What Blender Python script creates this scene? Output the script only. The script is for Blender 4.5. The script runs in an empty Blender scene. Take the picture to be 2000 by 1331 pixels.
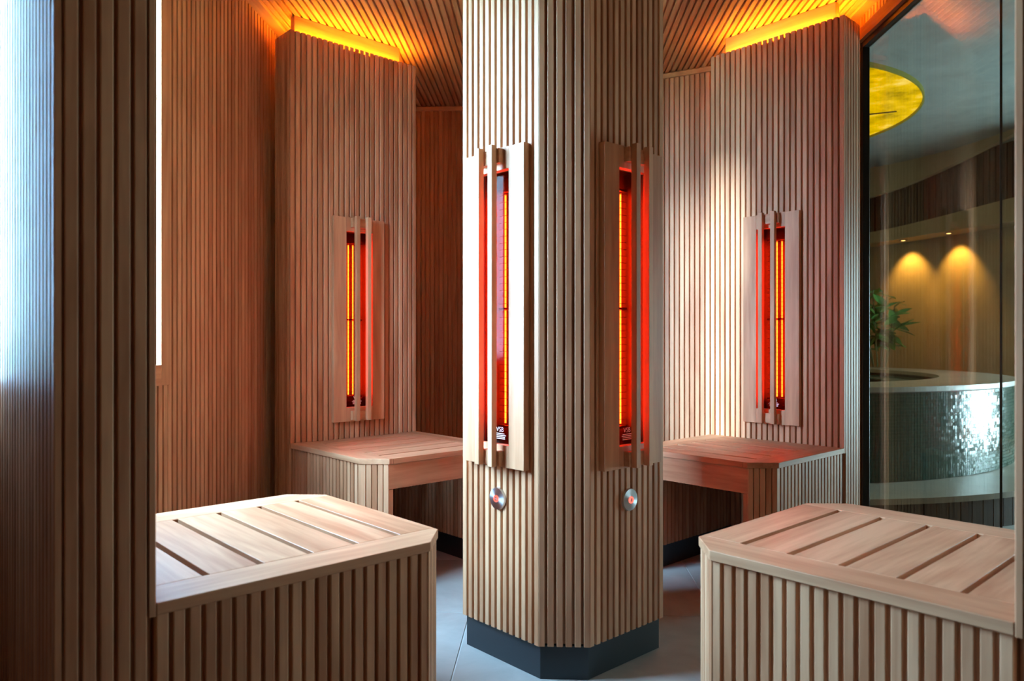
import bpy, bmesh, math, random
from mathutils import Vector, Matrix
random.seed(7)
S = bpy.context.scene
COL = S.collection
PI = math.pi
R = math.radians

# ------------------------------------------------------------------ camera
cam_d = bpy.data.cameras.new('camera')
cam = bpy.data.objects.new('camera', cam_d)
COL.objects.link(cam)
cam.location = (0, 0, 0.95)
cam.rotation_euler = (R(90), 0, R(2.54))
cam_d.sensor_width = 36.0
cam_d.lens = 36.0 * 1464 / 2000
cam_d.clip_start = 0.02
cam_d.dof.use_dof = True
cam_d.dof.focus_distance = 2.6
cam_d.dof.aperture_fstop = 4.0
S.camera = cam

# ------------------------------------------------------------------ overcast daylight and exposure
SKY = 46.0
world = bpy.data.worlds.new('overcast_sky')
S.world = world
world.use_nodes = True
bg = world.node_tree.nodes['Background']
bg.inputs['Color'].default_value = (0.36, 0.65, 1.0, 1)
bg.inputs['Strength'].default_value = SKY
S.view_settings.view_transform = 'Standard'
S.view_settings.look = 'None'
S.view_settings.gamma = 1.0
S.view_settings.use_curve_mapping = False
S.view_settings.exposure = 0.85
sun_d = bpy.data.lights.new('hazy_sun_offscreen', 'SUN')
sun_d.energy = 8.0; sun_d.angle = R(8.0); sun_d.color = (0.66, 0.84, 1.0)
sun = bpy.data.objects.new('hazy_sun_offscreen', sun_d); COL.objects.link(sun)
SUN_AZ, SUN_EL = R(39), R(13)
sun.rotation_euler = Vector((math.cos(SUN_AZ) * math.cos(SUN_EL), math.sin(SUN_AZ) * math.cos(SUN_EL), -math.sin(SUN_EL))).to_track_quat('-Z', 'Y').to_euler()

def portal(name, loc, rot, sx, sy):
    l = bpy.data.lights.new(name, 'AREA')
    l.shape = 'RECTANGLE'; l.size = sx; l.size_y = sy
    l.cycles.is_portal = True
    o = bpy.data.objects.new(name, l)
    o.location = loc; o.rotation_euler = rot
    COL.objects.link(o)
WX = -1.245            # inner face of the window wall
WIN_Y0, WIN_Y1, WIN_Z0, WIN_Z1 = 1.51, 2.37, 0.871, 2.30
portal('daylight_window_portal', (WX - 0.10, (WIN_Y0 + WIN_Y1) / 2, (WIN_Z0 + WIN_Z1) / 2), (0, R(-90), 0), WIN_Z1 - WIN_Z0, WIN_Y1 - WIN_Y0)
SPA_X = 4.7
portal('tub_room_window_portal_offscreen', (SPA_X + 0.1, 4.8, 0.85), (0, R(90), 0), 1.5, 1.0)

# ------------------------------------------------------------------ materials
def new_mat(name):
    m = bpy.data.materials.new(name); m.use_nodes = True
    nt = m.node_tree
    return m, nt, nt.nodes['Principled BSDF']

def plain(name, col, rough=0.5, metal=0.0, spec=0.5):
    m, nt, b = new_mat(name)
    b.inputs['Base Color'].default_value = (*col, 1)
    b.inputs['Roughness'].default_value = rough
    b.inputs['Metallic'].default_value = metal
    b.inputs['Specular IOR Level'].default_value = spec
    return m

def wood(name, dark, light, axis='z', rough=0.5, spread=0.75):
    m, nt, b = new_mat(name)
    N, L = nt.nodes, nt.links
    tc = N.new('ShaderNodeTexCoord'); oi = N.new('ShaderNodeObjectInfo')
    mul = N.new('ShaderNodeMath'); mul.operation = 'MULTIPLY'; mul.inputs[1].default_value = 37.0
    L.new(oi.outputs['Random'], mul.inputs[0])
    comb = N.new('ShaderNodeCombineXYZ')
    for k in range(3): L.new(mul.outputs[0], comb.inputs[k])
    add = N.new('ShaderNodeVectorMath'); add.operation = 'ADD'
    L.new(tc.outputs['Object'], add.inputs[0]); L.new(comb.outputs[0], add.inputs[1])
    mp = N.new('ShaderNodeMapping')
    sc = {'x': (3, 60, 60), 'y': (60, 3, 60), 'z': (60, 60, 3)}[axis]
    mp.inputs['Scale'].default_value = sc
    L.new(add.outputs[0], mp.inputs['Vector'])
    n1 = N.new('ShaderNodeTexNoise'); n1.inputs['Scale'].default_value = 1.0
    n1.inputs['Detail'].default_value = 5.0; n1.inputs['Roughness'].default_value = 0.62
    n1.inputs['Distortion'].default_value = 0.35
    L.new(mp.outputs[0], n1.inputs['Vector'])
    mp2 = N.new('ShaderNodeMapping')
    sc2 = {'x': (1.6, 11, 11), 'y': (11, 1.6, 11), 'z': (11, 11, 1.6)}[axis]
    mp2.inputs['Scale'].default_value = sc2
    L.new(add.outputs[0], mp2.inputs['Vector'])
    n2 = N.new('ShaderNodeTexNoise'); n2.inputs['Scale'].default_value = 1.0
    n2.inputs['Detail'].default_value = 3.0; n2.inputs['Distortion'].default_value = 1.2
    L.new(mp2.outputs[0], n2.inputs['Vector'])
    # tone = grain + broad figure + per-piece difference
    def lin(sock, k):
        q = N.new('ShaderNodeMath'); q.operation = 'MULTIPLY_ADD'
        q.inputs[1].default_value = k; q.inputs[2].default_value = -0.5 * k
        L.new(sock, q.inputs[0]); return q.outputs[0]
    a1 = N.new('ShaderNodeMath'); a1.operation = 'ADD'
    L.new(lin(n1.outputs['Fac'], 1.25), a1.inputs[0]); L.new(lin(n2.outputs['Fac'], 1.9), a1.inputs[1])
    a2 = N.new('ShaderNodeMath'); a2.operation = 'ADD'
    L.new(a1.outputs[0], a2.inputs[0]); L.new(lin(oi.outputs['Random'], spread), a2.inputs[1])
    a3 = N.new('ShaderNodeMath'); a3.operation = 'ADD'; a3.inputs[1].default_value = 0.5; a3.use_clamp = True
    L.new(a2.outputs[0], a3.inputs[0])
    mix = N.new('ShaderNodeMix'); mix.data_type = 'RGBA'
    mix.inputs[6].default_value = (*dark, 1); mix.inputs[7].default_value = (*light, 1)
    L.new(a3.outputs[0], mix.inputs[0])
    L.new(mix.outputs[2], b.inputs['Base Color'])
    b.inputs['Roughness'].default_value = rough
    b.inputs['Specular IOR Level'].default_value = 0.35
    bp = N.new('ShaderNodeBump'); bp.inputs['Strength'].default_value = 0.12; bp.inputs['Distance'].default_value = 0.002
    L.new(n1.outputs['Fac'], bp.inputs['Height']); L.new(bp.outputs[0], b.inputs['Normal'])
    return m

WD, WL = (0.41, 0.170, 0.078), (0.67, 0.36, 0.195)
M_WZ = wood('cedar_upright', WD, WL, 'z')
M_WY = wood('cedar_lengthwise', WD, WL, 'y')
M_WX = wood('cedar_crosswise', WD, WL, 'x')
PD, PL = WD, WL
M_PX = wood('cedar_plank_crosswise', PD, PL, 'x', 0.48, 0.5)
M_PY = wood('cedar_plank_lengthwise', PD, PL, 'y', 0.48, 0.5)
M_PZ = wood('cedar_panel_upright', PD, PL, 'z', 0.48, 0.4)
M_BACK = wood('cedar_backing', WD, WL, 'z', 0.6)
M_DARKW = wood('dark_stained_slats', (0.030, 0.020, 0.014), (0.075, 0.05, 0.035), 'z', 0.5)
M_BASE = plain('charcoal_skirting', (0.016, 0.02, 0.024), 0.42)
M_BLACK = plain('black_metal_frame', (0.01, 0.01, 0.012), 0.35)
M_METAL = plain('dull_reflector_metal', (0.02, 0.02, 0.02), 0.45)
M_CASE = plain('dark_heater_casing', (0.06, 0.06, 0.06), 0.5)
M_WIRE = plain('guard_wire', (0.16, 0.16, 0.16), 0.4, 0.8)
M_PRINT = plain('pale_print', (0.85, 0.82, 0.85), 0.6)
M_POT = plain('grey_planter', (0.20, 0.19, 0.18), 0.6)
M_STEM = plain('plant_stem', (0.10, 0.10, 0.03), 0.6)

def emissive(name, col, strength):
    m, nt, b = new_mat(name)
    e = nt.nodes.new('ShaderNodeEmission')
    e.inputs['Color'].default_value = (*col, 1); e.inputs['Strength'].default_value = strength
    nt.links.new(e.outputs[0], nt.nodes['Material Output'].inputs['Surface'])
    nt.nodes.remove(b)
    return m
M_FIL = emissive('glowing_filament', (1.0, 0.20, 0.03), 42.0)
M_LED = emissive('amber_led', (1.0, 0.41, 0.012), 70.0)
M_DOT = emissive('red_button_light', (1.0, 0.10, 0.07), 1.6)
M_LAMP = emissive('warm_downlight', (1.0, 0.68, 0.25), 6.0)

def thin_glass(name, tint, f0=0.045, rough=0.0):
    m, nt, b = new_mat(name)
    N, L = nt.nodes, nt.links
    lw = N.new('ShaderNodeLayerWeight'); lw.inputs['Blend'].default_value = 0.5
    p = N.new('ShaderNodeMath'); p.operation = 'POWER'; p.inputs[1].default_value = 5.0
    L.new(lw.outputs['Facing'], p.inputs[0])
    ma = N.new('ShaderNodeMath'); ma.operation = 'MULTIPLY_ADD'
    ma.inputs[1].default_value = 1 - f0; ma.inputs[2].default_value = f0
    L.new(p.outputs[0], ma.inputs[0])
    t = N.new('ShaderNodeBsdfTransparent'); t.inputs['Color'].default_value = (*tint, 1)
    g = N.new('ShaderNodeBsdfGlossy'); g.inputs['Roughness'].default_value = rough
    mx = N.new('ShaderNodeMixShader')
    L.new(ma.outputs[0], mx.inputs[0]); L.new(t.outputs[0], mx.inputs[1]); L.new(g.outputs[0], mx.inputs[2])
    L.new(mx.outputs[0], N['Material Output'].inputs['Surface'])
    N.remove(b)
    return m
M_GLASS = thin_glass('clear_glass', (0.94, 0.97, 0.96))
M_DOORGLASS = thin_glass('bronze_tinted_glass', (0.94, 0.86, 0.73), 0.028)
M_REDGLASS = thin_glass('ruby_heater_glass', (0.88, 0.26, 0.17), 0.002, 0.06)

def stone(name, c0, c1, scale, rough=0.55):
    m, nt, b = new_mat(name)
    N, L = nt.nodes, nt.links
    tc = N.new('ShaderNodeTexCoord'); oi = N.new('ShaderNodeObjectInfo')
    mul = N.new('ShaderNodeMath'); mul.operation = 'MULTIPLY'; mul.inputs[1].default_value = 23.0
    L.new(oi.outputs['Random'], mul.inputs[0])
    add = N.new('ShaderNodeVectorMath'); add.operation = 'ADD'
    L.new(tc.outputs['Object'], add.inputs[0]); L.new(mul.outputs[0], add.inputs[1])
    n = N.new('ShaderNodeTexNoise'); n.inputs['Scale'].default_value = scale
    n.inputs['Detail'].default_value = 6; n.inputs['Roughness'].default_value = 0.6
    n.inputs['Distortion'].default_value = 0.6
    L.new(add.outputs[0], n.inputs['Vector'])
    cr = N.new('ShaderNodeValToRGB')
    cr.color_ramp.elements[0].position = 0.3; cr.color_ramp.elements[0].color = (*c0, 1)
    cr.color_ramp.elements[1].position = 0.7; cr.color_ramp.elements[1].color = (*c1, 1)
    L.new(n.outputs['Fac'], cr.inputs[0]); L.new(cr.outputs[0], b.inputs['Base Color'])
    b.inputs['Roughness'].default_value = rough
    bp = N.new('ShaderNodeBump'); bp.inputs['Strength'].default_value = 0.08; bp.inputs['Distance'].default_value = 0.003
    L.new(n.outputs['Fac'], bp.inputs['Height']); L.new(bp.outputs[0], b.inputs['Normal'])
    return m
M_TILE = stone('grey_stone_tile', (0.33, 0.30, 0.27), (0.47, 0.44, 0.405), 4.0, 0.45)
M_GROUT = plain('pale_grout', (0.55, 0.53, 0.50), 0.8)
M_PLASTER = stone('beige_plaster', (0.27, 0.21, 0.13), (0.36, 0.29, 0.18), 2.0, 0.8)
M_SPACEIL = stone('grey_ceiling_plaster', (0.15, 0.16, 0.145), (0.21, 0.22, 0.20), 5.0, 0.8)
M_RIM = stone('cream_tub_rim', (0.25, 0.22, 0.17), (0.35, 0.31, 0.245), 5.0, 0.4)
M_MOSA = stone('dark_green_mosaic', (0.008, 0.032, 0.022), (0.035, 0.085, 0.06), 60.0, 0.2)
M_WATER = plain('still_water', (0.05, 0.16, 0.15), 0.05)
M_GROUND = stone('outside_lawn', (0.05, 0.10, 0.03), (0.12, 0.18, 0.06), 2.0, 0.9)
M_OUTER = plain('outer_wall_render', (0.5, 0.48, 0.45), 0.8)

def brushed():
    m, nt, b = new_mat('radially_brushed_steel')
    b.inputs['Base Color'].default_value = (0.62, 0.63, 0.66, 1)
    b.inputs['Metallic'].default_value = 1.0
    b.inputs['Roughness'].default_value = 0.34
    b.inputs['Anisotropic'].default_value = 0.8
    t = nt.nodes.new('ShaderNodeTangent'); t.direction_type = 'RADIAL'; t.axis = 'Y'
    nt.links.new(t.outputs[0], b.inputs['Tangent'])
    return m
M_STEEL = brushed()

def leaf_light():
    # backlit ceiling picture of yellow foliage
    m, nt, b = new_mat('backlit_foliage_print')
    N, L = nt.nodes, nt.links
    tc = N.new('ShaderNodeTexCoord')
    n = N.new('ShaderNodeTexNoise'); n.inputs['Scale'].default_value = 4.0; n.inputs['Detail'].default_value = 8
    n.inputs['Roughness'].default_value = 0.7
    L.new(tc.outputs['Object'], n.inputs['Vector'])
    cr = N.new('ShaderNodeValToRGB')
    e = cr.color_ramp.elements
    e[0].position = 0.30; e[0].color = (0.10, 0.11, 0.0, 1)
    e[1].position = 0.44; e[1].color = (0.55, 0.42, 0.0, 1)
    x = e.new(0.56); x.color = (0.80, 0.60, 0.0, 1)
    y = e.new(0.72); y.color = (0.95, 0.85, 0.25, 1)
    L.new(n.outputs['Fac'], cr.inputs[0])
    em = N.new('ShaderNodeEmission'); em.inputs['Strength'].default_value = 0.8
    L.new(cr.outputs[0], em.inputs['Color'])
    L.new(em.outputs[0], N['Material Output'].inputs['Surface'])
    N.remove(b)
    return m
M_SKYL = leaf_light()

def leafy():
    m, nt, b = new_mat('green_leaf')
    b.inputs['Base Color'].default_value = (0.09, 0.24, 0.05, 1)
    b.inputs['Roughness'].default_value = 0.45
    return m
M_LEAF = leafy()

# ------------------------------------------------------------------ mesh helpers
class MB:
    def __init__(s): s.v = []; s.f = []
    def prism(s, pts, z0, z1):
        # pts counter-clockwise in plan
        n = len(pts); b = len(s.v)
        s.v += [(x, y, z0) for x, y in pts] + [(x, y, z1) for x, y in pts]
        s.f.append(tuple(b + i for i in reversed(range(n)))); s.f.append(tuple(b + n + i for i in range(n)))
        for i in range(n):
            j = (i + 1) % n
            s.f.append((b + i, b + j, b + n + j, b + n + i))
        return s
    def box(s, x0, x1, y0, y1, z0, z1):
        return s.prism([(x0, y0), (x1, y0), (x1, y1), (x0, y1)], z0, z1)
    def lathe(s, prof, n=24, a0=0.0, a1=2 * PI, c=(0, 0), axis='z'):
        b = len(s.v); full = abs(a1 - a0 - 2 * PI) < 1e-6
        m = len(prof); cnt = n if full else n + 1
        for i in range(cnt):
            a = a0 + (a1 - a0) * i / n
            for r, z in prof:
                p = (c[0] + r * math.cos(a), c[1] + r * math.sin(a), z)
                if axis == 'y': p = (r * math.cos(a), z, r * math.sin(a))
                s.v.append(p)
        for i in range(n):
            j = (i + 1) % cnt
            for k in range(m - 1):
                s.f.append((b + i * m + k, b + j * m + k, b + j * m + k + 1, b + i * m + k + 1))
        return s
    def tube(s, p, q, r, n=6):
        p, q = Vector(p), Vector(q); d = (q - p).normalized()
        u = d.orthogonal().normalized(); w = d.cross(u); b = len(s.v)
        for e in (p, q):
            for i in range(n):
                a = 2 * PI * i / n
                s.v.append(tuple(e + r * (u * math.cos(a) + w * math.sin(a))))
        for i in range(n):
            j = (i + 1) % n
            s.f.append((b + i, b + j, b + n + j, b + n + i))
        s.f.append(tuple(b + i for i in reversed(range(n)))); s.f.append(tuple(b + n + i for i in range(n)))
        return s
    def mesh(s, name, mat, bevel=0.0, smooth=False):
        me = bpy.data.meshes.new(name); me.from_pydata(s.v, [], s.f)
        bm = bmesh.new(); bm.from_mesh(me)
        bmesh.ops.recalc_face_normals(bm, faces=bm.faces)
        if bevel > 0:
            bmesh.ops.bevel(bm, geom=list(bm.edges), offset=bevel, segments=1, affect='EDGES')
        bm.to_mesh(me); bm.free()
        if smooth:
            for p in me.polygons: p.use_smooth = True
        if mat: me.materials.append(mat)
        return me
    def build(s, name, mat, parent=None, bevel=0.0, smooth=False):
        return link(name, s.mesh(name, mat, bevel, smooth), parent)

def link(name, me, parent=None, loc=(0, 0, 0), rot=0.0):
    o = bpy.data.objects.new(name, me); COL.objects.link(o)
    o.location = loc; o.rotation_euler = (0, 0, rot)
    if parent: o.parent = parent
    return o

def tag(o, label, cat, group=None, kind=None):
    o['label'] = label; o['category'] = cat
    if group: o['group'] = group
    if kind: o['kind'] = kind
    return o

def empty(name, loc, rot=0.0):
    o = bpy.data.objects.new(name, None); COL.objects.link(o)
    o.empty_display_size = 0.1
    o.location = loc; o.rotation_euler = (0, 0, rot)
    return o

_slat_cache = {}
def slat_mesh(w, d, h, mat, b=0.0016):
    k = (round(w, 4), round(d, 4), round(h, 4), mat.name, b)
    if k not in _slat_cache:
        m = MB()
        m.prism([(-w / 2, -d), (w / 2, -d), (w / 2, -b), (w / 2 - b, 0), (-w / 2 + b, 0), (-w / 2, -b)], 0, h)
        _slat_cache[k] = m.mesh('slat', mat)
    return _slat_cache[k]

PITCH, SW, SD = 0.0270, 0.0194, 0.0105
def run(parent, p0, p1, z0, z1, mat=None, pitch=PITCH, w=SW, d=SD, hole=None, name='slat', short_ends=None):
    """upright slats from p0 to p1; the outer face lies on the line, facing to the LEFT of p0->p1.
    hole = (half_width, zlo, zhi) about the middle of the run. short_ends = z where the end slats begin."""
    mat = mat or M_WZ
    p0, p1 = Vector(p0), Vector(p1)
    L = (p1 - p0).length; t = (p1 - p0) / L
    a = math.atan2(t.y, t.x)
    n = max(2, round((L - w) / pitch) + 1)
    st = (L - w) / (n - 1)
    for i in range(n):
        s = w / 2 + st * i
        q = p0 + t * s
        segs = [(z0, z1)]
        if hole and abs(s - L / 2) < hole[0] + w / 2 + 0.002:
            segs = [(z0, hole[1]), (hole[2], z1)]
        if short_ends and i in (0, n - 1): segs = [(short_ends, z1)]
        for (u, v) in segs:
            link(name, slat_mesh(w, d, v - u, mat), parent, (q.x, q.y, u), a)

EX = Vector((math.sqrt(.5), math.sqrt(.5))); EY = Vector((-math.sqrt(.5), math.sqrt(.5)))
def P(X, Y): v = EX * X + EY * Y; return (v.x, v.y, 0.0)

CEIL = 2.38

# ------------------------------------------------------------------ the setting: floor
fl = MB().box(WX - 0.2, 1.5, -1.0, 4.75, -0.08, -0.003).build('floor', M_GROUT)
tag(fl, 'grey stone tiled floor with thin pale joints between the benches', 'floor', kind='structure')
TX, TY, OX, OY = 0.85, 0.622, -0.2625, 2.606
tile_me = MB().box(-TX / 2 + .002, TX / 2 - .002, -TY / 2 + .002, TY / 2 - .002, -0.02, 0.0).mesh('tile', M_TILE, 0.001)
for i in range(-2, 3):
    for j in range(-6, 4):
        x, y = OX + TX * (i - .5), OY + TY * (j - .5)
        if -1.9 < x < 1.5 and -1.2 < y < 4.9:
            link('tile', tile_me, fl, (x, y, 0))

# ------------------------------------------------------------------ the setting: window wall on the left
wl = MB()
wl.box(WX - 0.12, WX - SD, -0.95, WIN_Y0, 0, CEIL + .05)
wl.box(WX - 0.12, WX - SD, WIN_Y1, 4.68, 0, CEIL + .05)
wl.box(WX - 0.12, WX - SD, WIN_Y0, WIN_Y1, 0, WIN_Z0)
wl.box(WX - 0.12, WX - SD, WIN_Y0, WIN_Y1, WIN_Z1, CEIL + .05)
wall_left = wl.build('wall_left', M_BACK)
tag(wall_left, 'slatted cedar wall with a tall daylight window beside the benches', 'wall', kind='structure')
CAS = 0.055
run(wall_left, (WX, 4.54), (WX, WIN_Y1 + CAS), 0.0, CEIL - .012, pitch=0.0335, w=0.0232)
run(wall_left, (WX, WIN_Y1 + CAS - .003), (WX, WIN_Y0 - CAS), 0.0, WIN_Z0 - .067, pitch=0.0335, w=0.0232)
run(wall_left, (WX, WIN_Y0 - CAS - .003), (WX, -0.95), 0.0, CEIL - .012, pitch=0.0335, w=0.0232)
win = empty('window_1', (WX, WIN_Y1, WIN_Z0))
tag(win, 'tall bright window with a plain cedar casing in the slatted wall', 'window', kind='structure')
def wbox(nm, y0, y1, z0, z1, x0=WX - .11, x1=WX + .006, m=None):
    MB().box(x0 - WX, x1 - WX, y0 - WIN_Y1, y1 - WIN_Y1, z0 - WIN_Z0, z1 - WIN_Z0).build(nm, m or M_PZ, win, 0.001)
wbox('casing', WIN_Y1, WIN_Y1 + CAS, WIN_Z0 - .067, WIN_Z1 + .05)
wbox('casing', WIN_Y0 - CAS, WIN_Y0, WIN_Z0 - .067, WIN_Z1 + .05)
wbox('sill', WIN_Y0, WIN_Y1, WIN_Z0 - .067, WIN_Z0, m=M_PY)
wbox('head_casing', WIN_Y0, WIN_Y1, WIN_Z1, WIN_Z1 + .05, m=M_PY)
wbox('pane', WIN_Y0, WIN_Y1, WIN_Z0, WIN_Z1, WX - .075, WX - .067, M_GLASS)
gd = MB().box(-60, WX - 0.14, -60, 60, -0.3, -0.2).build('ground_outside', M_GROUND)
tag(gd, 'green lawn outside the bright window', 'ground', kind='structure')

# ------------------------------------------------------------------ the setting: back walls
NY = 4.547; NC = -0.463
A = Vector((NC, NY)); Bv = Vector((1.37, NY - (1.37 - NC) * 0.457))
wb = MB().box(WX - .12, NC + .05, NY + SD, NY + .1, 0, CEIL + .05).build('wall_back_left', M_BACK)
tag(wb, 'shaded slatted cedar wall behind the alcove beside the window wall bench', 'wall', kind='structure')
run(wb, (NC, NY), (WX, NY), 0.0, CEIL - .03)
tn = (Bv - A).normalized(); nn = Vector((-tn.y, tn.x))
q0, q1 = A + nn * SD, Bv + nn * SD
wr = MB().prism([tuple(q0), tuple(q1), tuple(q1 + nn * .07), tuple(q0 + nn * .07)], 0, CEIL + .05).build('wall_back_right', M_BACK)
tag(wr, 'slatted cedar wall catching daylight behind the alcove near the glass partition', 'wall', kind='structure')
run(wr, Bv, A, 0.0, CEIL - .03, w=0.0205)
t1 = MB().box(WX, NC, NY - .012, NY + SD, CEIL - .03, CEIL - .006).build('trim_1', M_PX)
tag(t1, 'narrow cedar cap strip along the top of the shaded back wall', 'trim', kind='structure')
c0, c1 = A - nn * .012, Bv - nn * .012
t2 = MB().prism([tuple(c0), tuple(c1), tuple(q1), tuple(q0)], CEIL - .03, CEIL - .006).build('trim_2', M_PX)
tag(t2, 'narrow pale cap strip along the top of the daylit back wall', 'trim', kind='structure')

# ------------------------------------------------------------------ the setting: right wall and glass partition
EXW = 1.39
GZ = 2.242
GY0 = -0.50
wrt = MB()
wrt.box(EXW, EXW + .03, 3.385, 3.75, 0, CEIL + .05)
wrt.box(EXW, EXW + .03, -0.95, GY0 - .06, 0, CEIL + .05)
wrt.box(EXW, EXW + .03, GY0 - .06, 3.385, GZ + .055, CEIL + .05)
wall_right = wrt.build('wall_right', M_BACK)
tag(wall_right, 'slatted cedar wall framing the glass partition', 'wall', kind='structure')
run(wall_right, (EXW - .006, -0.95), (EXW - .006, 3.70), GZ + .058, CEIL - .012, pitch=0.030)
gw = empty('window_2', (EXW, 3.324, 0))
tag(gw, 'tall dark framed glass partition looking into the tiled tub room', 'glass partition', kind='structure')
def gbox(nm, x0, x1, y0, y1, z0, z1, m, bev=0.001):
    return MB().box(x0, x1, y0 - 3.324, y1 - 3.324, z0, z1).build(nm, m, gw, bev)
gbox('casing', -.035, .02, 3.326, 3.384, 0, GZ + .055, M_WZ)
gbox('casing', -.035, .02, GY0 - .06, GY0 - .002, 0, GZ + .055, M_WZ)
gbox('head_casing', -.035, .02, GY0, 3.324, GZ + .002, GZ + .055, M_WY)
gbox('frame_bar', -.02, .01, 3.303, 3.324, 0, GZ, M_BLACK)
gbox('frame_bar', -.02, .01, GY0, GY0 + .028, 0, GZ, M_BLACK)
gbox('frame_bar', -.02, .01, GY0 + .028, 3.303, GZ - .025, GZ, M_BLACK)
gbox('frame_bar', -.02, .01, GY0 + .028, 3.303, 0, .025, M_BLACK)
ys = [3.303, 2.352, 1.40, 0.45, GY0 + .028]
for a_, b_ in zip(ys[1:], ys[:-1]):
    gbox('pane', -.003, .003, a_ + .002, b_ - (.002 if b_ < 3.3 else 0), .025, GZ - .025, M_DOORGLASS, 0)
for a_ in ys[1:-1]:
    gbox('joint_seal', -.0032, .0032, a_ - .0015, a_ + .0015, .025, GZ - .025, M_BLACK, 0)

# wall behind the camera
wf = MB().box(WX - .12, 1.5, -1.0, -0.95 - SD, 0, CEIL + .05).build('wall_front', M_BACK)
tag(wf, 'slatted cedar wall facing the alcove', 'wall', kind='structure')
run(wf, (WX, -0.95), (1.376, -0.95), 0, CEIL - .012, pitch=0.0335, w=0.0232)

# ------------------------------------------------------------------ the setting: slatted ceiling
ce = MB().box(WX - .12, EXW + .1, -1.0, 4.65, CEIL + .014, CEIL + .06).build('ceiling', M_BACK)
tag(ce, 'flat ceiling of narrow cedar slats glowing amber above the partitions', 'ceiling', kind='structure')
cp, cw = 0.0295, 0.0205
def back_y(x): return NY if x < NC else NY - (x - NC) * 0.457
k = 0
x = WX + .055 + cw / 2
ceil_cache = {}
while x < EXW - .06:
    Lc = round(back_y(x) + .01 + 0.95, 2)
    if Lc not in ceil_cache:
        b = 0.0016; m = MB(); nb = len(m.v)
        pr = [(-cw / 2, .0145), (-cw / 2, b), (-cw / 2 + b, 0), (cw / 2 - b, 0), (cw / 2, b), (cw / 2, .0145)]
        m.v = [(px, 0, pz) for px, pz in pr] + [(px, Lc, pz) for px, pz in pr]
        m.f = [tuple(range(6)), tuple(range(11, 5, -1))] + [(i, (i + 1) % 6, 6 + (i + 1) % 6, 6 + i) for i in range(6)]
        ceil_cache[Lc] = m.mesh('ceiling_slat', M_WY)
    link('slat', ceil_cache[Lc], ce, (x, -0.95, CEIL))
    x += cp
MB().box(WX, WX + .05, -0.95, NY, CEIL - .012, CEIL + .0145).build('edge_board', M_WY, ce, 0.001)
MB().box(EXW - .05, EXW, -0.95, 3.7, CEIL - .012, CEIL + .0145).build('edge_board', M_WY, ce, 0.001)

# ------------------------------------------------------------------ infrared heater
PZ0, PZ1, PWD = 0.583, 1.508, 0.264
OW, OZ0, OZ1 = 0.136, 0.647, 1.445
HOLE = (OW / 2, 0.62, 1.47)
def vsb_mesh():
    cu = bpy.data.curves.new('VSB', 'FONT'); cu.body = 'VSB'; cu.size = 0.020; cu.align_x = 'CENTER'
    o = bpy.data.objects.new('VSB', cu); COL.objects.link(o)
    me = bpy.data.meshes.new_from_object(o.evaluated_get(bpy.context.evaluated_depsgraph_get()))
    bpy.data.objects.remove(o)
    me.transform(Matrix.Rotation(PI / 2, 4, 'X') )
    me.transform(Matrix.Rotation(PI, 4, 'Z'))
    b = MB()
    me.materials.clear(); me.materials.append(M_PRINT)
    return me
VSB = vsb_mesh()

def heater_meshes():
    d = {}
    d['side_board'] = MB().box(-(PWD - OW) / 4, (PWD - OW) / 4, 0, .022, PZ0, PZ1).mesh('side_board', M_PZ, .001)
    d['cross_board'] = MB().box(-OW / 2, OW / 2, 0, .0215, 0, OZ0 - PZ0).mesh('cross_board', M_PZ, .0005)
    d['bar'] = MB().box(-.0095, .0095, .040, .060, PZ0 + .004, PZ1 + .004).mesh('bar', M_WZ, .001)
    d['spacer_block'] = MB().box(-.047, .047, .0215, .040, 0, .042).mesh('spacer_block', M_WX, .0005)
    c = MB(); e = .004; h = OW / 2
    c.box(-h, h, -.110, -.106, OZ0 - .01, OZ1 + .01)
    c.box(-h - e, -h, -.110, 0, OZ0 - .01, OZ1 + .01); c.box(h, h + e, -.110, 0, OZ0 - .01, OZ1 + .01)
    c.box(-h, h, -.106, 0, OZ0 - .014, OZ0 - .01); c.box(-h, h, -.106, 0, OZ1 + .01, OZ1 + .014)
    d['casing'] = c.mesh('casing', M_CASE)
    r = MB(); r.box(-.067, .067, -.1055, -.100, OZ0 - .008, OZ1 + .008)
    d['reflector'] = r.mesh('reflector', M_METAL)
    d['glass'] = MB().box(-h, h, -.009, -.006, OZ0, OZ1).mesh('glass', M_REDGLASS)
    d['filament'] = MB().tube((0, -.060, OZ0 + .052), (0, -.060, OZ1 - .052), .0027, 6).mesh('filament', M_FIL)
    d['cold_filament'] = d['filament'].copy(); d['cold_filament'].materials.clear(); d['cold_filament'].materials.append(M_WIRE)
    w = MB(); z = OZ0 + .045
    while z < OZ1 - .04:
        w.box(-.052, .052, -.0515, -.0500, z - .0006, z + .0006); z += .0205
    for zz in (OZ0 + .042, (OZ0 + OZ1) / 2, OZ1 - .042):
        w.box(-.054, .054, -.068, -.049, zz - .0035, zz + .0035)
    d['guard_grille'] = w.mesh('guard_grille', M_WIRE)
    s = MB()
    for i, (a, b2, zz) in enumerate([(-.020, .020, .687), (-.026, .024, .682), (-.022, .020, .677), (-.022, .020, .672)]):
        s.box(a, b2, -.0058, -.0054, zz - .0012 - .012, zz + .0012 - .012)
    d['small_print'] = s.mesh('small_print', M_PRINT)
    return d
HM = heater_meshes()
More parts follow.
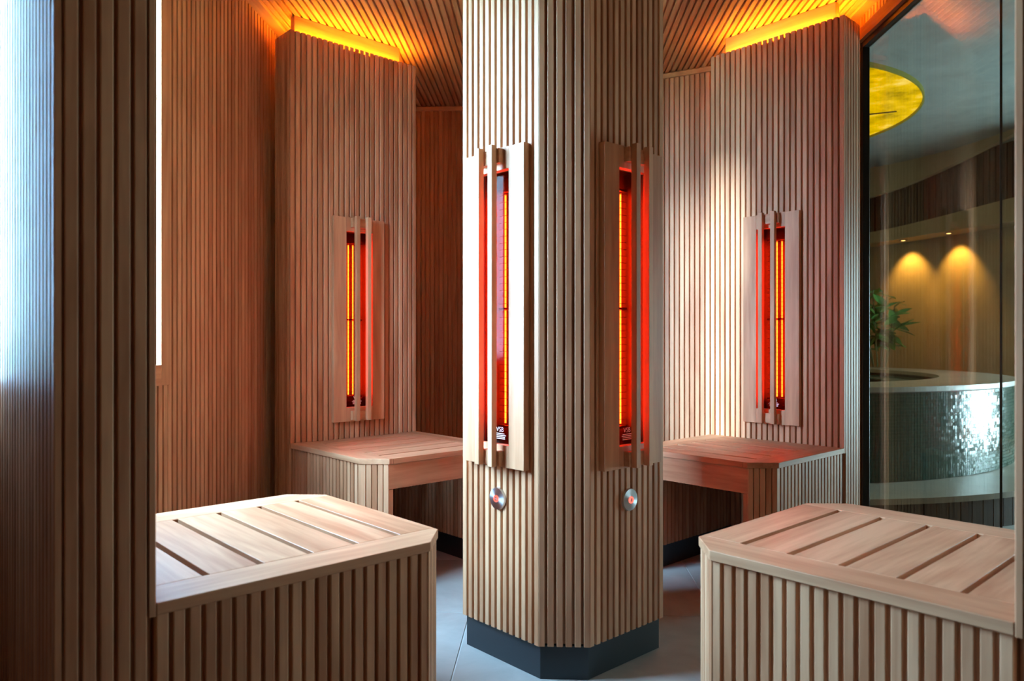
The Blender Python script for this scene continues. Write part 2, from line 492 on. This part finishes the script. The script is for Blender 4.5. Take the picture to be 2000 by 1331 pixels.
def heater(loc, rot, label, lit=True):
    t = empty('infrared_heater', loc, rot)
    tag(t, label, 'heater', 'infrared wall heaters')
    for s in (-1, 1):
        link('side_board', HM['side_board'], t, (s * (OW / 2 + (PWD - OW) / 4), 0, 0))
    link('cross_board', HM['cross_board'], t, (0, 0, PZ0)); link('cross_board', HM['cross_board'], t, (0, 0, OZ1))
    link('spacer_block', HM['spacer_block'], t, (0, 0, PZ0 + .006)); link('spacer_block', HM['spacer_block'], t, (0, 0, PZ1 - .046))
    for s in (-1, 1):
        b = link('bar', HM['bar'], t, (s * .029, 0, 0))
    cs = link('casing', HM['casing'], t)
    link('reflector', HM['reflector'], cs)
    g = link('guard_grille', HM['guard_grille'], cs)
    gl = link('glass', HM['glass'], t); gl['label'] = 'dark red heater glass'
    tx = link('lettering', VSB, gl, (0, -.0057, .6805)); tx['label'] = 'white VSB lettering'
    link('small_print', HM['small_print'], gl)
    for u in (-.036, -.012, .012, .036):
        fi = link('filament', HM['filament' if lit else 'cold_filament'], cs, (u, 0, 0))
        if lit: fi['label'] = 'glowing orange heating filament'
    return t

# ------------------------------------------------------------------ station: partition pier + bench + heater
BT = 0.507           # bench top
PT = 2.290           # pier top
TH = 0.150           # pier thickness
def pier(loc, rot, W, label, lit=True):
    t = empty('slatted_partition', loc, rot)
    tag(t, label, 'partition', 'slatted partitions around the column')
    h = W / 2; d = SD
    z0 = .095
    # hollow core boards
    c = MB(); e = .012
    c.box(-h + d, -HOLE[0] - .006, -d - e, -d, z0, PT - .001); c.box(HOLE[0] + .006, h - d, -d - e, -d, z0, PT - .001)
    c.box(-HOLE[0] - .006, HOLE[0] + .006, -d - e, -d, z0, OZ0 - .016); c.box(-HOLE[0] - .006, HOLE[0] + .006, -d - e, -d, OZ1 + .016, PT - .012)
    c.box(-h + d, h - d, -TH + d, -TH + d + e, z0, PT - .001)
    c.box(-h + d, -h + d + e, -TH + d + e, -d - e, z0, PT - .001); c.box(h - d - e, h - d, -TH + d + e, -d - e, z0, PT - .001)
    c.box(-h + d + e, h - d - e, -TH + d + e, -d - e, PT - .025, PT - .013)
    c.build('core', M_BACK, t)
    # outward face is to the left of travel
    run(t, (-h, 0), (h, 0), z0, PT, hole=HOLE, short_ends=BT - .022)
    run(t, (h, -TH), (-h, -TH), z0, PT)
    run(t, (h, -.0145), (h, -TH + .0145), z0, PT)
    run(t, (-h, -TH + .0145), (-h, -.0145), z0, PT)
    MB().box(-h + .014, h - .014, -TH + .014, -.014, 0, .093).build('plinth', M_BASE, t)
    # amber light cove on top
    bx = MB().box(-h + .06, h - .045, -TH + .06, -.055, PT - .0225, CEIL - .001).build('cove_box', M_WX, t, .001)
    st = MB()
    zl = PT - .0125
    st.box(-h + .06, h - .045, -.044, -.030, zl, zl + .006)
    st.box(-h + .06, h - .045, -TH + .030, -TH + .044, zl, zl + .006)
    st.box(-h + .030, -h + .044, -TH + .044, -.044, zl, zl + .006)
    led = st.build('led_strip', M_LED if lit else M_PRINT, t)
    if lit: led['label'] = 'glowing amber LED strip'
    return t

def bench(loc, rot, W, L, label):
    t = empty('sauna_bench', loc, rot)
    tag(t, label, 'bench', 'slatted benches around the column')
    h = W / 2; TR = .098; CH = .080; th = .021
    z1 = BT - th
    for s in (-1, 1):
        pts = [(s * h, .001), (s * h, L - CH), (s * (h - CH), L), (s * (h - TR), L), (s * (h - TR), .001)]
        if s < 0: pts = pts[::-1]
        MB().prism(pts, z1, BT).build('edge_trim', M_PY, t, .0012)
    pw = W - 2 * TR - .0006
    pk = MB().box(-pw / 2, pw / 2, 0, .0935, -th, 0).mesh('plank', M_PX, .0008)
    for k in range(6):
        link('plank', pk, t, (0, max(.001, L - .0935 - k * .1075), BT))
    # bearers under the planks
    for s in (-.12, .12):
        MB().box(s - .015, s + .015, .01, L - .035, z1 - .03, z1 - .001).build('bearer', M_BACK, t)
    zb = .095; o = .007; wt = .090
    for s in (-1, 1):
        ho = h - o; hi = h - .102
        pts = [(ho - SD, .002), (ho - SD, L - CH - .004), (h - CH - .004, L - o - SD), (hi + SD, L - o - SD), (hi + SD, .002)]
        pts = [(s * a, b) for a, b in pts]
        if s < 0: pts = pts[::-1]
        MB().prism(pts, zb, z1 - .001).build('side_core', M_BACK, t)
        pl = [(ho - SD - .003, .004), (ho - SD - .003, L - CH - .01), (h - CH - .008, L - o - SD - .004), (hi + SD + .004, L - o - SD - .004), (hi + SD + .004, .004)]
        pl = [(s * a, b) for a, b in pl]
        if s < 0: pl = pl[::-1]
        MB().prism(pl, 0, zb - .001).build('plinth', M_BASE, t)
        a0, a1 = (s * ho, .003), (s * ho, L - CH - .002)
        b0, b1 = (s * (h - o * .7), L - CH - .001), (s * (h - CH), L - o * .7)
        f0, f1 = (s * (h - CH - .001), L - o), (s * (hi + .001), L - o)
        i0, i1 = (s * hi, L - .035), (s * hi, .003)
        if s > 0:      # outward must lie to the left of travel: +x side travels towards -y
            run(t, a1, a0, zb, z1 - .0005, short_ends=None)
            run(t, b1, b0, zb, z1 - .0005, pitch=.0245)
            run(t, i1, i0, zb, z1 - .0005)
        else:
            run(t, a0, a1, zb, z1 - .0005)
            run(t, b0, b1, zb, z1 - .0005, pitch=.0245)
            run(t, i0, i1, zb, z1 - .0005)
        x0, x1 = sorted((s * (h - CH - .001), s * hi))
        MB().box(x0, x1, L - o - SD, L - o - .002, zb, z1 - .096).build('end_board', M_WZ, t, .0006)
    MB().box(-(h - CH - .001), h - CH - .001, L - o - SD + .0005, L - o + .001, z1 - .095, z1 - .0005).build('apron', M_WX, t, .001)
    return t

ST = {
    'FL': (P(1.800, 3.020), R(-135), .655, .645),
    'FR': (P(3.085, 1.665), R(135), .630, .620),
    'NL': (P(0.410, 1.683), R(-45), .695, .650),
    'NR': (P(1.712, 0.335), R(45), .675, .630),
}
pier(*ST['FL'][:3], 'slatted cedar partition with amber cove light, between the shaded alcove and window wall')
pier(*ST['FR'][:3], 'slatted cedar partition with amber cove light, standing beside the glass partition')
pier(*ST['NL'][:3], 'slatted cedar partition end-on beside the window, back face bright with daylight', False)
pier(*ST['NR'][:3], 'slatted partition edge behind the bench that stands in front of the glass', False)
bench(*ST['FL'], 'cedar bench with pinkish planks against the partition between shaded alcove and window wall')
bench(*ST['FR'], 'cedar bench under the glowing heater on the partition beside the glass')
bench(*ST['NL'], 'cedar bench with white daylit planks beside the end-on partition')
bench(*ST['NR'], 'cedar bench with pale pink planks and dark slots, in front of the glass')
heater(*ST['FL'][:2], 'glowing infrared heater on the partition between shaded alcove and window wall')
heater(*ST['FR'][:2], 'glowing infrared heater on the partition beside the glass partition')
heater(*ST['NL'][:2], 'infrared heater above the white daylit bench', False)
heater(*ST['NR'][:2], 'infrared heater above the bench in front of the glass', False)

# ------------------------------------------------------------------ the central column
CX, CY = 1.735, 1.660
HO, HF = 0.270, 0.168        # half width, half flat of a face
def column():
    loc = P(CX, CY)
    t = empty('slatted_column', loc, R(45))
    tag(t, 'eight-sided slatted cedar column on a charcoal skirting between the benches', 'column')
    hc = HO - .0125; fc = HF - .006
    zb = .1
    def octo(H, F): return [(F, -H), (H, -F), (H, F), (F, H), (-F, H), (-H, F), (-H, -F), (-F, -H)]
    pts = octo(HO, HF)
    inn = octo(hc, fc); inn2 = octo(hc - .01, fc - .004)
    c = MB()
    for i in range(8):
        a, b = Vector(inn[i]), Vector(inn[(i + 1) % 8]); a2, b2 = Vector(inn2[i]), Vector(inn2[(i + 1) % 8])
        if (a - b).length > .2:      # heater face: leave a hole
            mid = (a + b) / 2; mid2 = (a2 + b2) / 2; u = (b - a).normalized(); g = HOLE[0] + .006
            for (s0, s1, t0, t1) in ((a, mid - u * g, a2, mid2 - u * g), (mid + u * g, b, mid2 + u * g, b2)):
                c.prism([tuple(s0), tuple(s1), tuple(t1), tuple(t0)], zb, CEIL)
            for (za, zc) in ((zb, OZ0 - .016), (OZ1 + .016, CEIL)):
                c.prism([tuple(mid - u * g), tuple(mid + u * g), tuple(mid2 + u * g), tuple(mid2 - u * g)], za, zc)
        else:
            c.prism([tuple(a), tuple(b), tuple(b2), tuple(a2)], zb, CEIL)
    c.build('core', M_BACK, t)
    for i in range(8):
        a, b = pts[i], pts[(i + 1) % 8]
        face = (Vector(a) - Vector(b)).length > .2
        # outward lies to the right of counter-clockwise travel, so travel clockwise
        run(t, b, a, zb - .004, CEIL - .001, hole=HOLE if face else None, w=.0180, d=.0125)
    MB().prism(octo(HO - .012, HF - .005), 0, zb - .005).build('skirting', M_BASE, t, .001)
    return t
column()
fo = HO
def face_pos(ax):     # outward direction in the X/Y frame
    return P(CX + ax[0] * fo, CY + ax[1] * fo)
heater(face_pos((-1, 0)), R(135), 'infrared heater on the bright daylit face of the column')
heater(face_pos((0, -1)), R(-135), 'infrared heater on the shaded orange-brown face of the column')
heater(face_pos((1, 0)), R(-45), 'infrared heater on the column face towards the glass side bench')
heater(face_pos((0, 1)), R(45), 'infrared heater on the column face towards the pinkish bench by the shaded alcove')

def button(loc, rot, label):
    t = empty('push_button', loc, rot)
    tag(t, label, 'button', 'round steel push buttons on the column')
    p = MB().lathe([(0, .0), (.0325, .0), (.033, .001), (.0315, .0075), (.011, .0095), (.0105, .0075), (0, .0075)], 40, axis='y')
    p.build('disc', M_STEEL, t)
    MB().lathe([(.0095, .0075), (.0095, .012), (.0065, .0125), (.0065, .0105)], 28, axis='y').build('light_ring', M_DOT, t)
    MB().lathe([(0, .0105), (.0063, .0105), (.0063, .009)], 28, axis='y').build('knob', M_STEEL, t)
    return t
for ax, rt, lb in (((-1, 0), 135, 'round steel push button on the bright daylit face of the column'),
                   ((0, -1), -135, 'round steel push button on the shaded face of the column')):
    p = face_pos(ax); button((p[0], p[1], .484), R(rt), lb)

# ------------------------------------------------------------------ tub room beyond the glass
TC = (1.313, 6.164)
SC = 2.70
SX0 = 1.44
sfo = MB().box(SX0, SPA_X + .2, -1.2, 9.8, -.06, 0.0).build('floor_tub_room', M_TILE)
tag(sfo, 'stone floor of the dim tub room beyond the glass', 'floor', kind='structure')
sc = MB().box(SX0 - .02, SPA_X + .2, -1.2, 9.8, SC, SC + .08).build('ceiling_tub_room', M_SPACEIL)
tag(sc, 'grey plaster ceiling of the tub room beyond the glass', 'ceiling', kind='structure')
sw = MB()
sw.box(SX0 - .02, SX0, 3.76, 9.8, 0, SC).box(SX0, SPA_X, 9.7, 9.8, 0, SC).box(SX0, SPA_X, -1.2, -1.1, 0, SC)
sw.box(SX0 - .02, SX0, -1.2, 3.76, CEIL + .06, SC)
swo = sw.build('wall_tub_room', M_PLASTER); tag(swo, 'plain plaster outer walls of the tub room', 'wall', kind='structure')
ew = MB()
ew.box(SPA_X, SPA_X + .15, -1.2, 4.3, 0, SC).box(SPA_X, SPA_X + .15, 5.3, 9.8, 0, SC)
ew.box(SPA_X, SPA_X + .15, 4.3, 5.3, 0, .1).box(SPA_X, SPA_X + .15, 4.3, 5.3, 1.6, SC)
ewo = ew.build('wall_tub_room_window_side', M_PLASTER); tag(ewo, 'plaster wall with a wide window lighting the tub room', 'wall', kind='structure')
w3 = empty('window_3', (SPA_X, 4.3, .1)); tag(w3, 'wide window lighting the mosaic tub', 'window', kind='structure')
MB().box(.06, .07, 0, 1.0, 0, 1.5).build('pane', M_GLASS, w3)
for yy in (0, .96): MB().box(.03, .10, yy, yy + .04, 0, 1.5).build('frame_bar', M_BLACK, w3)
# curved wall and bulkheads
A0, A1 = R(-8), R(86)
cwall = MB().lathe([(3.0, 0), (3.0, SC), (3.08, SC), (3.08, 0), (3.0, 0)], 72, A0, A1, TC).build('wall_curved', M_PLASTER, smooth=False)
tag(cwall, 'curved beige wall lit by two warm downlights behind the tub', 'wall', kind='structure')
def wavy(r0, r1, zlo, zhi, name, mat, label):
    m = MB(); n = 72
    for i in range(n + 1):
        a = A0 + (A1 - A0) * i / n
        ca, sa = math.cos(a), math.sin(a)
        z0, z1 = zlo(a), zhi(a)
        for r, z in ((r0, z0), (r0, z1), (r1, z1), (r1, z0)):
            m.v.append((TC[0] + r * ca, TC[1] + r * sa, z))
    for i in range(n):
        for k in range(4):
            k2 = (k + 1) % 4
            m.f.append((4 * i + k, 4 * i + 4 + k, 4 * i + 4 + k2, 4 * i + k2))
    m.f += [(0, 1, 2, 3), (4 * n + 3, 4 * n + 2, 4 * n + 1, 4 * n)]
    o = m.build(name, mat); tag(o, label, 'bulkhead', kind='structure'); return o
def sm(a, a0, a1, v0, v1):
    t = min(1, max(0, (R(a1) - a) / R(a1 - a0))); t = t * t * (3 - 2 * t)
    return v0 + (v1 - v0) * t
wavy(2.55, 2.60, lambda a: sm(a, 0, 48, 2.38, 2.66), lambda a: SC, 'trim_3', M_PLASTER, 'wide beige ceiling fascia sweeping round above the tub')
wavy(2.72, 3.0, lambda a: 1.945 + .04 * math.sin(a * 4), lambda a: 2.115 + .06 * math.sin(a * 4 + 1.0), 'trim_4', M_PLASTER, 'wavy beige bulkhead holding two small downlights')
ds = MB(); n = 74
for i in range(n):
    a = R(-8) + R(94) * i / n
    ca, sa = math.cos(a), math.sin(a); r = 2.83
    t_ = Vector((-sa, ca)); o_ = Vector((ca, sa)); c_ = Vector(TC) + o_ * r
    pts = [c_ - t_ * .022, c_ - t_ * .022 + o_ * .03, c_ + t_ * .022 + o_ * .03, c_ + t_ * .022]
    ds.prism([tuple(p) for p in pts], 2.06, SC - .002)
dso = MB().lathe([(2.862, 2.06), (2.862, SC - .002), (2.88, SC - .002), (2.88, 2.06), (2.862, 2.06)], 72, A0, A1, TC).build('trim_5', M_DARKW)
fs = ds.build('slats', M_DARKW, dso); fs['kind'] = 'stuff'
tag(dso, 'dark stained slatted frieze above the wavy bulkhead', 'frieze', kind='structure')

# platform, tub
plat = empty('tub_platform', (TC[0], TC[1], 0))
tag(plat, 'round stone ledge on a dark slatted base carrying the mosaic tub', 'platform')
q = MB().lathe([(2.44, 0.0), (2.44, .150), (1.7, .150), (1.7, 0), (2.44, 0)], 64, R(-84), R(84)); q.build('base', M_DARKW, plat)
MB().lathe([(2.475, .151), (2.475, .18), (1.7, .18), (1.7, .151), (2.475, .151)], 64, R(-84), R(84)).build('ledge', M_RIM, plat)
ps_me = MB().box(-.033, .033, 0, .014, 0, .15).mesh('slat', M_DARKW)
for i in range(62):
    a = R(-83) + i * .0715 / 2.44
    link('slat', ps_me, plat, (2.44 * math.cos(a), 2.44 * math.sin(a), 0), a - PI / 2)
tub = empty('mosaic_tub', (TC[0], TC[1], .18))
tag(tub, 'large round tub clad in dark green mosaic with a cream rim', 'tub')
TR_ = 2.095; th0, th1 = R(-83), R(83)
MB().lathe([(TR_ - .006, .0), (TR_ - .006, .49), (TR_ - .12, .49), (TR_ - .12, .0), (TR_ - .006, .0)], 80, th0, th1).build('shell', plain('mosaic_grout', (.075, .085, .075), .7), tub)
MB().lathe([(TR_ + .012, .49), (TR_ + .012, .518), (TR_ - .45, .518), (TR_ - .45, .49), (TR_ + .012, .49)], 80, th0, th1).build('rim', M_RIM, tub)
MB().lathe([(TR_ - .45, .47), (1.3, .47), (1.3, .46), (TR_ - .45, .46)], 64, th0, th1).build('water', M_WATER, tub)
mo = MB(); ts = .0192
na = int(R(130) * TR_ / ts); nz = int(.485 / ts)
for i in range(na):
    a = R(-83) + R(130) * (i + .5) / na
    ca, sa = math.cos(a), math.sin(a)
    for j in range(nz):
        z = .003 + ts * (j + .5); g = ts * .455; tl = random.uniform(-.0005, .0005); tv = random.uniform(-.0005, .0005)
        b0 = len(mo.v)
        for (du, dz) in ((-g, -g), (g, -g), (g, g), (-g, g)):
            r = TR_ + tl * du / g + tv * dz / g
            mo.v.append((r * ca - du * sa, r * sa + du * ca, z + dz))
        for (du, dz) in ((-g, -g), (g, -g), (g, g), (-g, g)):
            r = TR_ - .006
            mo.v.append((r * ca - du * sa, r * sa + du * ca, z + dz))
        mo.f.append((b0, b0 + 1, b0 + 2, b0 + 3))
        for k in range(4):
            k2 = (k + 1) % 4
            mo.f.append((b0 + k, b0 + 4 + k, b0 + 4 + k2, b0 + k2))
me = bpy.data.meshes.new('mosaic_tiles'); me.from_pydata(mo.v, [], mo.f); me.materials.append(M_MOSA)
mt = link('mosaic_tiles', me, tub); mt['kind'] = 'stuff'

# backlit disc in the ceiling
sk = empty('ceiling_light_disc', (1.454, 6.04, SC))
tag(sk, 'round backlit ceiling panel printed with yellow foliage', 'light panel')
MB().lathe([(0, -.012), (1.36, -.012)], 64, R(-90), R(90)).build('luminous_panel', M_SKYL, sk)
MB().lathe([(1.36, 0), (1.36, -.03), (1.372, -.03), (1.372, 0)], 64, R(-90), R(90)).build('rim', plain('olive_rim', (.20, .18, .02), .5), sk)
MB().tube((.02, .2, -.016), (1.2, -.25, -.016), .006, 6).build('panel_joint', M_BLACK, sk)
MB().tube((.02, -.1, -.016), (1.15, .35, -.016), .004, 6).build('panel_joint', M_BLACK, sk)

# downlights
def downlight(px, label):
    a_ = (px - 1000) / 1464; c_, s_ = math.cos(R(2.54)), math.sin(R(2.54))
    d = Vector((a_ * c_ - s_, a_ * s_ + c_)).normalized()
    o_ = Vector(TC); bq = d.dot(o_); r = 2.84
    tt = bq + math.sqrt(bq * bq - (o_.dot(o_) - r * r)); p = d * tt
    a = math.atan2(p.y - TC[1], p.x - TC[0]); zz = 1.945 + .04 * math.sin(a * 4)
    t = empty('downlight', (p.x, p.y, zz)); tag(t, label, 'downlight', 'small downlights in the wavy bulkhead')
    MB().lathe([(.025, 0), (.025, -.006), (.035, -.006), (.035, 0)], 20).build('trim_ring', M_BLACK, t)
    MB().lathe([(0, -.003), (.025, -.003)], 20).build('lamp', M_LAMP, t)
    l = bpy.data.lights.new('downlight_beam', 'SPOT'); l.energy = 22; l.color = (1, .62, .12)
    l.spot_size = R(80); l.spot_blend = .8; l.shadow_soft_size = .02
    lo = bpy.data.objects.new('downlight_beam', l); COL.objects.link(lo); lo.parent = t; lo.location = (0, 0, -.02)
    out = Vector((math.cos(a), math.sin(a), -2.6)); lo.rotation_euler = out.to_track_quat('-Z', 'Y').to_euler()
downlight(1764, 'small warm downlight above the leafy plant')
downlight(1853, 'small warm downlight in the bulkhead away from the plant')

# potted plant
pt = empty('potted_plant', (3.205, 7.34, .18))
tag(pt, 'slender leafy palm in a grey planter behind the mosaic tub', 'plant')
MB().lathe([(0, 0), (.085, 0), (.115, .46), (.10, .46), (.095, .42), (0, .42)], 24).build('planter', M_POT, pt, smooth=False)
lm = MB()
for i in range(5):
    t = i / 4; w = .034 * math.sin(PI * min(.98, t * .9 + .08)) + .001; zz = -.05 * t * t
    lm.v += [(-w, t * .21, zz - .004), (0, t * .21, zz), (w, t * .21, zz - .004)]
for i in range(4):
    for k in range(2): lm.f.append((3 * i + k, 3 * i + k + 1, 3 * i + 4 + k, 3 * i + 3 + k))
leaf = lm.mesh('leaf', M_LEAF)
rnd = random.Random(3)
for s in range(8):
    a = 2 * PI * s / 8 + rnd.uniform(-.3, .3); lean = rnd.uniform(.05, .20); hgt = rnd.uniform(.72, 1.12)
    top = Vector((math.cos(a) * lean, math.sin(a) * lean, .42 + hgt * .78))
    MB().tube((math.cos(a) * .03, math.sin(a) * .03, .40), top, .006, 5).build('stem', M_STEM, pt)
    for k in range(15):
        f = rnd.uniform(.45, 1.0)
        p = Vector((math.cos(a) * .03, math.sin(a) * .03, .40)).lerp(top, f)
        o = link('leaf', leaf, pt, tuple(p))
        o.rotation_euler = (rnd.uniform(-.5, .9), rnd.uniform(-.5, .5), rnd.uniform(0, 2 * PI))
        o.scale = (1, rnd.uniform(.8, 1.25), 1)
